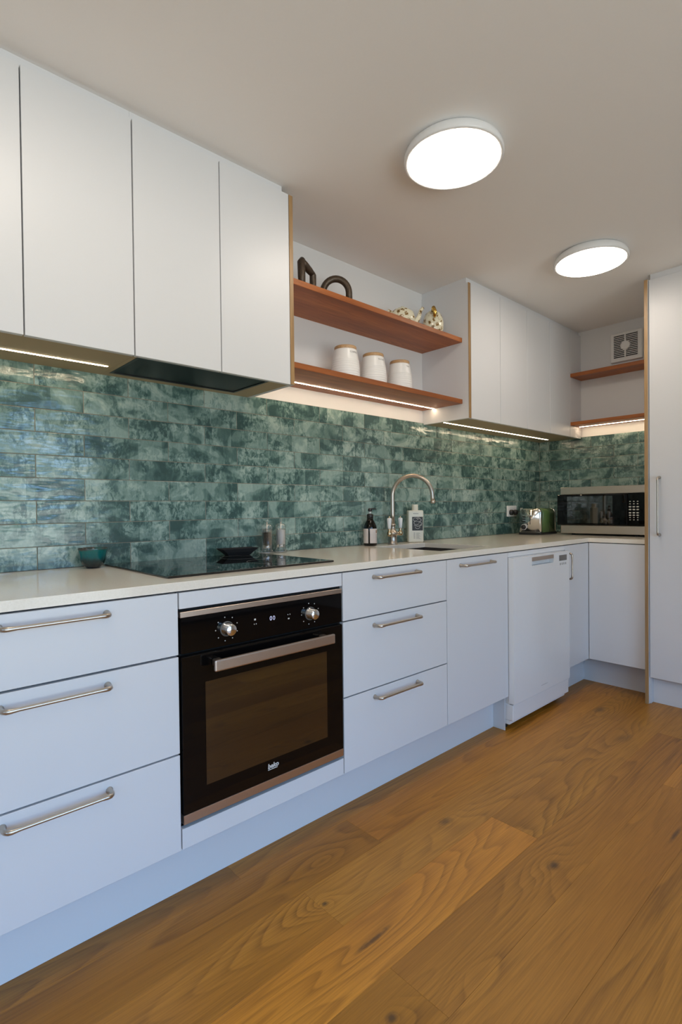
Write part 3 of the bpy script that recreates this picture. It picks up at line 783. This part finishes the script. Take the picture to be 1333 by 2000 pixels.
# ------------------------------------------------------------------ tap
t = thing('kitchen_tap', 'brushed nickel swan-neck tap with two white lever handles', 'tap', (2.957, -.080, ZW+.0002))
obj('base', LT([(0, 0), (.0270, 0), (.0270, .004), (.0235, .008), (.0225, .040), (.0245, .050), (.030, .054), (.030, .060), (.024, .068), (.0165, .076), (.0135, .090), (.0135, .098), (.0165, .100), (.0165, .106), (.012, .109), (0, .109)], (0, 0, 0), 32), 'nickel', t, local=True)
th = math.radians(-66); dv = Vector((math.cos(th), math.sin(th), 0)); ra = .108
pts = [Vector((0, 0, .105)), Vector((0, 0, .16)), Vector((0, 0, .22)), Vector((0, 0, .255))]
for i in range(1, 25):
    a = PI - (PI*1.0)*i/24
    pts.append(dv*(ra+ra*math.cos(a)) + Vector((0, 0, .255+ra*.98*math.sin(a))))
pts += [dv*(2*ra+.001)+Vector((0, 0, .243)), dv*(2*ra+.002)+Vector((0, 0, .228))]
obj('spout', TB(pts, [.0115]*3+[.0110]+[.0108]*24+[.0108, .0108], 20), 'nickel', t, local=True)
e = pts[-1]
obj('nozzle', LT([(0, -.014), (.009, -.014), (.0135, -.010), (.0138, -.004), (.0115, .002), (0, .002)], (e.x, e.y, e.z), 24), 'nickel', t, local=True)
for s in (-1, 1):
    ax = Vector((s*.062, 0, .056)) if s > 0 else Vector((-.050, -.022, .056))
    bm = TB([(s*.018, 0, .055), ax*.75+Vector((0, 0, .014)), ax+Vector((0, 0, .001))], [.009, .0085, .010], 14)
    lathe(bm, [(0, -.012), (.010, -.012), (.013, -.004), (.013, .006), (.009, .014), (.007, .020), (.009, .026), (0, .026)], ax, 20)
    v = obj('valve', bm, 'brass', t, local=True)
    obj('lever', LT([(0, .0262), (.0075, .0262), (.0085, .032), (.0125, .070), (.0128, .078), (.0105, .083), (.004, .085), (0, .085)], ax, 24), 'porcelain white', v, local=True)
    obj('lever_tip', LT([(0, .085), (.0045, .085), (.0045, .089), (.002, .092), (0, .092)], ax, 14), 'brass', v, local=True)

# ------------------------------------------------------------------ white bottle
t = thing('white_bottle', 'flat cream bottle with black scrolled label, right of the tap', 'bottle', (3.153, -.072, ZW+.0003), math.radians(-36))
obj('body', box(bmesh.new(), -.0435, .0435, -.022, .022, 0, .178, .007, 3), 'cream plastic', t, local=True)
obj('cap', LT([(.0175, .178), (.0175, .209), (.0165, .2105), (0, .2105)], (0, 0, 0), 28), 'cream plastic', t, local=True)
lb = obj('label_panel', box(bmesh.new(), -.022, .0385, -.0226, -.0221, .066, .142), 'black print', t, local=True)
bm = bmesh.new()
for (cx_, cz, r, a0, a1) in ((-.004, .127, .012, 20, 300), (.018, .124, .011, -120, 160), (.002, .108, .014, 60, 330), (.022, .104, .010, -90, 140), (.008, .086, .013, 180, 380), (.012, .134, .007, 0, 250)):
    pts = [(cx_+r*math.cos(math.radians(a0+(a1-a0)*i/14)), -.0229, cz+r*.75*math.sin(math.radians(a0+(a1-a0)*i/14))) for i in range(15)]
    tube(bm, pts, .0011, 5)
tube(bm, [(-.012, -.0229, .094), (.010, -.0229, .089), (.032, -.0229, .096)], .0012, 5)
obj('scroll_print', bm, 'light print', lb, local=True)
bm = bmesh.new()
for i in range(7): box(bm, -.014, -.006, -.0224, -.0221, .022+i*.005, .0245+i*.005)
for i in range(8): box(bm, .000, .024-(i % 3)*.004, -.0224, -.0221, .020+i*.0045, .0218+i*.0045)
box(bm, -.016, .014, -.0224, -.0221, .158, .1615)
obj('print_lines', bm, 'grey print', t, local=True)['kind'] = 'stuff'

# ------------------------------------------------------------------ socket and plugs
t = thing('wall_socket', 'white double power socket on the green tiles above the worktop', 'socket', (4.295, -.0085, 1.0175))
obj('plate', BX(4.232, 4.358, -.0185, -.0090, 1.0175, 1.0945, .003, 2), 'white plastic', t)
bm = bmesh.new()
for q in (4.262, 4.328): obj('switch', BX(q-.006, q+.006, -.0205, -.0186, 1.076, 1.088, .001), 'white plastic', t)
P1 = thing('power_plug', 'black plug in the left half of the wall socket', 'plug', (4.272, -.0187, 1.045))
bm = LT([(0, .022), (.012, .022), (.0185, .017), (.0195, .004), (.0195, .0002)], (4.272, -.0187, 1.047), 20, 'Y'); obj('plug_body', bm, 'black plastic', P1)
P2 = thing('power_plug', 'black plug in the right half of the wall socket', 'plug', (4.328, -.0187, 1.045))
bm = LT([(0, .022), (.012, .022), (.0185, .017), (.0195, .004), (.0195, .0002)], (4.328, -.0187, 1.047), 20, 'Y'); obj('plug_body', bm, 'black plastic', P2)
obj('cord', TB([(4.328, -.040, 1.047), (4.348, -.047, 1.052), (4.40, -.050, 1.045), (4.47, -.060, 1.0), (4.56, -.045, .94), (4.60, -.040, .902), (4.65, -.06, .899), (4.69, -.30, .899)], .003, 8), 'black plastic', P2)
obj('cord_tag', BX(4.362, 4.398, -.045, -.0425, 1.046, 1.078, .0008), 'cream plastic', P2, label='cream paper tag on the cord')

# ------------------------------------------------------------------ toaster
t = thing('toaster', 'green and chrome two-slice toaster in the corner by the microwave', 'toaster', (4.225, -.188, ZW+.0003), math.radians(3))
H = .178
def rounded_prism(x0, x1, hw, z0, z1, rt=.03):
    bm = bmesh.new(); pr = []
    for (y, z) in [(-hw, z0), (-hw, z1-rt)] + [(-hw+rt-rt*math.cos(a), z1-rt+rt*math.sin(a)) for a in (PI/8, PI/4, 3*PI/8, PI/2)] + \
                  [(hw-rt+rt*math.sin(a), z1-rt+rt*math.cos(a)) for a in (0, PI/8, PI/4, 3*PI/8)] + [(hw, z1-rt), (hw, z0)]:
        pr.append((y, z))
    A = [bm.verts.new((x0, y, z)) for y, z in pr]; B = [bm.verts.new((x1, y, z)) for y, z in pr]
    n = len(pr)
    for i in range(n):
        f = bm.faces.new((A[i], A[(i+1) % n], B[(i+1) % n], B[i])); f.smooth = i not in (n-1,)
    bm.faces.new(A); bm.faces.new(B); bmesh.ops.recalc_face_normals(bm, faces=bm.faces)
    es = [e for e in bm.edges if all(abs(v.co.x-x0) < 1e-5 for v in e.verts) or all(abs(v.co.x-x1) < 1e-5 for v in e.verts)]
    bmesh.ops.bevel(bm, geom=es, offset=.006, segments=3, affect='EDGES')
    for f in bm.faces: f.smooth = True
    return bm
obj('foot_base', box(bmesh.new(), -.004, .262, -.078, .078, 0, .016, .004, 2), 'black plastic', t, local=True)
obj('front_cover', rounded_prism(0, .036, .074, .0165, H), 'chrome', t, local=True)
obj('body', rounded_prism(.0365, .232, .076, .0165, H+.001, .034), 'toaster green', t, local=True)
obj('rear_cover', rounded_prism(.2325, .258, .074, .0165, H), 'chrome', t, local=True)
bm = bmesh.new()
for y in (-.028, .028): box(bm, .06, .205, y-.014, y+.014, H+.0012, H+.0022)
obj('slots', bm, 'matt black', t, local=True)
bm = box(bmesh.new(), -.0012, -.0002, -.004, .000, .070, .150); obj('lever_slot', bm, 'matt black', t, local=True)
obj('lever', box(bmesh.new(), -.022, -.0014, -.019, .015, .128, .137, .003, 2), 'chrome', t, local=True)
k = obj('dial', LT([(0, .016), (.013, .016), (.0155, .012), (.0165, .0008), (.0165, .0003)], (0, .042, .052), 24, 'X'), 'black plastic', t, local=True)
obj('dial_ring', LT([(.0205, .0003), (.0205, .003), (.0170, .004), (.0170, .0003)], (0, .042, .052), 28, 'X'), 'white plastic', k, local=True)
bm = bmesh.new()
for i in range(3): box(bm, -.0022, -.0002, .034, .052, .086+i*.016, .094+i*.016, .0008)
obj('buttons', bm, 'matt black', t, local=True)

# ------------------------------------------------------------------ microwave
MX = 4.372
t = thing('microwave', 'stainless steel microwave with black glass door on the worktop corner', 'microwave', (MX+.16, -.60, ZW+.0003))
y1, y0 = -.333, -.868
obj('casing', BX(MX+.016, MX+.338, y0+.002, y1-.002, ZW+.011, 1.2125, .003, 2), 'grey plastic', t)
bm = BX(MX, MX+.0158, y0, y1, 1.164, 1.2125, .002); obj('top_trim', bm, 'brushed steel', t)
bm = BX(MX, MX+.0158, y0, y1, .9065, .9605, .002); tr = obj('bottom_trim', bm, 'brushed steel', t)
obj('logo', place(text('———', .012), 'X', (MX-.0005, -.55, .934)), 'grey plastic', tr)
d = obj('door', BX(MX-.014, MX+.0158, -.760, y1+.018, .9612, 1.1632, .006, 3), 'black glass', t)
obj('window', BX(MX-.0148, MX-.0141, -.672, -.385, .975, 1.150), 'oven window glass', d)
cp = obj('control_panel', BX(MX-.012, MX+.0158, y0, -.7612, .9612, 1.1632, .002), 'black glass', t)
bm = bmesh.new()
for r_, z in enumerate((1.112, 1.097, 1.079, 1.062, 1.042, 1.027, 1.013, .999)):
    for c_ in range(3):
        y = -.774 - c_*.0215; sz = .0075 if r_ in (2, 3, 4, 5) else .0045
        lathe(bm, [(0, .0012), (sz, .0012), (sz+.0006, 0)], (0, 0, 0), 12, 'X')
        bm.verts.ensure_lookup_table()
        for v in bm.verts[-25:]:
            v.co = Vector((v.co.x+MX-.0121, v.co.y+y, v.co.z*.55+z))
obj('keypad', bm, 'light print', cp)
for (fx, fy) in ((MX+.04, y1-.07), (MX+.04, y0+.07), (MX+.29, y1-.07), (MX+.29, y0+.07)):
    obj('foot', LT([(0, 0), (.012, 0), (.013, .0105), (0, .0105)], (fx, fy, ZW+.0003), 16), 'black plastic', t)

# ------------------------------------------------------------------ dishwasher
t = thing('dishwasher', 'freestanding white dishwasher with recessed grip, right of the sink cabinet', 'dishwasher', (3.468, -.36, 0))
DX0, DX1, DY = 3.1665, 3.7655, -.664
obj('body', BX(DX0+.004, DX1-.004, YW+.002, -.04, .03, .842), 'gloss white', t)
# door with a recess for the grip
GX0, GX1, GZ0, GZ1 = 3.345, 3.582, .7885, .8322
xs = [DX0, GX0, GX1, DX1]; zs = [.134, GZ0, GZ1, .8395]
bm = cells(xs, zs, lambda x, z: not (GX0 < x < GX1 and GZ0 < z < GZ1), 0, .034)
bm.transform(Matrix(((1, 0, 0, 0), (0, 0, -1, YW), (0, 1, 0, 0), (0, 0, 0, 1))))
for v in bm.verts: v.co.y = DY if v.co.y < YW-.01 else YW+.0015
bmesh.ops.recalc_face_normals(bm, faces=bm.faces)
d = obj('door', bm, 'gloss white', t)
g = obj('grip_recess', BX(GX0+.0004, GX1-.0004, YW-.002, YW+.001, GZ0+.0004, GZ1-.0004), 'gloss white', d)
bm = BX(GX0+.0006, GX1-.0006, DY+.0016, DY+.006, .812, GZ1-.0004); obj('grip_bar', bm, 'oven steel', d)
cp = obj('display', BX(3.642, 3.732, DY-.0012, DY-.0001, .792, .8225, .0004), 'grey plastic', d)
bm = bmesh.new()
for i in range(4): box(bm, 3.652+i*.021, 3.659+i*.021, DY-.0018, DY-.0001, .769, .781, .0005)
obj('buttons', bm, 'grey print', d)
obj('kick_panel', BX(DX0+.001, DX1-.001, DY+.008, YW+.06, .052, .128, .002), 'gloss white', t)
obj('logo', place(text('———', .022, .0003), 'Y', (3.47, DY-.0003, .167)), 'grey print', d)
for fx in (DX0+.04, DX1-.04):
    for fy in (-.58, -.08): obj('foot', LT([(0, 0), (.02, 0), (.02, .008), (.01, .012), (.01, .03), (0, .03)], (fx, fy, .0003), 16), 'black plastic', t)

# ------------------------------------------------------------------ canisters
def canister(label, word, x, sc, y=-.15):
    t = thing('canister', label, 'canister', (x, y, 1.6803), 0, 'three ribbed white canisters')
    prof = [(0, 0), (.060, 0), (.065, .004)]
    rad = lambda z: .0675 - max(0, z-.04)**1.7*.62
    for i in range(9):
        z = .008+i*.0105; q = .0018 - i*.00012
        prof += [(rad(z)-q, z), (rad(z), z+.003), (rad(z), z+.0075), (rad(z)-q, z+.0102)]
    prof += [(rad(z), z) for z in (.105, .115, .125, .135, .144, .149)] + [(0, .149)]
    prof = [(r*sc, z) for r, z in prof]
    b = obj('jar', LT(prof, (0, 0, 0), 48), 'jar glaze', t, local=True)
    obj('lid', LT([(0, .1492), (.0515*sc, .1492), (.0525*sc, .151), (.0525*sc, .162), (.0505*sc, .165), (0, .165)], (0, 0, 0), 48), 'oak lid', t, local=True)
    bm = text(word, .0115, .0, space=1.1); place(bm, 'Y', (0, 0, .131))
    for v in bm.verts:
        r = (.0675 - (v.co.z-.04)**1.7*.62)*sc + .0006; v.co.y = -math.sqrt(max(r*r-v.co.x**2, 0))
    obj('lettering', bm, 'black print', b, local=True)
canister('ribbed white canister with wooden lid, leftmost and lettered COFFEE', 'COFFEE', 2.560, 1.0)
canister('ribbed white canister with wooden lid, the middle one lettered SUGAR', 'SUGAR', 2.748, .985)
canister('ribbed white canister with wooden lid, rightmost and lettered TEA', 'TEA', 2.945, .97)

# ------------------------------------------------------------------ flat irons
ZS = 2.0158
def iron_body(bm, l, w, h):
    n = 14; A = []; 
    for k, (s, z) in enumerate(((1, 0), (1, h*.7), (.9, h))):
        ring_ = []
        for i in range(n):
            a = i/(n-1)*2-1           # -1..1 side to side through the nose
            u = 1-abs(a)**1.0
            xx = -l/2 + l*(1-abs(a)**1.7); yy = (w/2)*math.copysign(abs(a)**.75, a)
            ring_.append(bm.verts.new((xx*s, yy*s, z)))
        A.append(ring_)
    for P, Q in zip(A, A[1:]):
        for i in range(n): bm.faces.new((P[i], P[(i+1) % n], Q[(i+1) % n], Q[i]))
    bm.faces.new(A[0]); bm.faces.new(A[-1]); bmesh.ops.recalc_face_normals(bm, faces=bm.faces)
    return bm
t = thing('flat_iron', 'antique dark flat iron with squared handle, nearest the wall cabinet', 'iron', (2.324, -.165, ZS), math.radians(14))
obj('sole', iron_body(bmesh.new(), .15, .085, .030), 'old iron', t, local=True)
bm = bmesh.new()
tube(bm, [(-.040, 0, .029), (-.044, 0, .075), (-.046, 0, .136), (-.036, 0, .148)], [.014, .0165, .017, .014], 10)
tube(bm, [(.036, 0, .029), (.038, 0, .070), (.038, 0, .108), (.030, 0, .116)], [.014, .015, .015, .013], 10)
obj('posts', bm, 'old iron', t, local=True)
obj('grip', TB([(-.044, 0, .142), (-.02, 0, .133), (.01, 0, .120), (.036, 0, .111)], [.014, .016, .016, .013], 12), 'old iron', t, local=True)
t = thing('flat_iron', 'antique brown flat iron with rounded arch handle on the upper shelf', 'iron', (2.500, -.155, ZS), math.radians(-38))
obj('sole', iron_body(bmesh.new(), .165, .088, .028), 'old iron', t, local=True)
pts = [(-.060, 0, .028)]+[(-.060*math.cos(a), 0, .068+.059*math.sin(a)*1.08) for a in [PI*i/16 for i in range(17)]]+[(.060, 0, .028)]
obj('grip', TB(pts, .0155, 12), 'old iron', t, local=True)
obj('stud', LT([(0, .008), (.006, .008), (.007, 0)], (.0, 0, .028), 12), 'old iron', t, local=True)
obj('clip', box(bmesh.new(), .068, .078, -.008, .008, .024, .034, .002), 'chrome', t, local=True)

# ------------------------------------------------------------------ teapot and jug
t = thing('teapot', 'cream floral china teapot with upturned spout on the upper shelf', 'teapot', (2.955, -.165, ZS), math.radians(-30))
def squash(bm, sx, sy):
    for v in bm.verts: v.co.x *= sx; v.co.y *= sy
    return bm
obj('body', squash(LT([(0, 0), (.034, 0), (.036, .003), (.048, .020), (.055, .042), (.055, .062), (.049, .084), (.036, .096), (.030, .099), (0, .099)], (0, 0, 0), 36), 1.18, .9), 'floral cream china', t, local=True)
obj('lid', squash(LT([(0, .0995), (.030, .0995), (.024, .104), (.012, .107), (.009, .110), (.007, .114), (0, .115)], (0, 0, 0), 28), 1.1, .9), 'floral cream china', t, local=True)
obj('spout', TB([(.050, 0, .030), (.075, 0, .042), (.090, 0, .070), (.098, 0, .098), (.112, 0, .116)], [.016, .015, .011, .009, .0085], 14), 'floral cream china', t, local=True)
obj('handle', TB([(-.052, 0, .078), (-.075, 0, .090), (-.092, 0, .070), (-.086, 0, .042), (-.056, 0, .026)], [.006, .006, .006, .006, .006], 10), 'floral cream china', t, local=True)
t = thing('china_jug', 'upright oval cream china jug with gilded handle beside the teapot', 'jug', (3.205, -.170, ZS), math.radians(-30))
obj('body', squash(LT([(0, 0), (.034, 0), (.037, .003), (.050, .026), (.057, .055), (.0575, .085), (.052, .112), (.040, .134), (.024, .147), (.010, .152), (0, .153)], (0, 0, 0), 40), 1.0, .86), 'floral cream china', t, local=True)
obj('handle', TB([(-.014, -.030, .140), (-.020, -.054, .146), (-.016, -.062, .128), (-.014, -.057, .108), (-.012, -.049, .100)], [.009, .0115, .011, .009, .006], 12), 'gold', t, local=True, label='gilded scroll handle')
obj('finial', LT([(0, .153), (.007, .153), (.010, .159), (.007, .166), (0, .168)], (0, 0, 0), 16), 'gold', t, local=True)
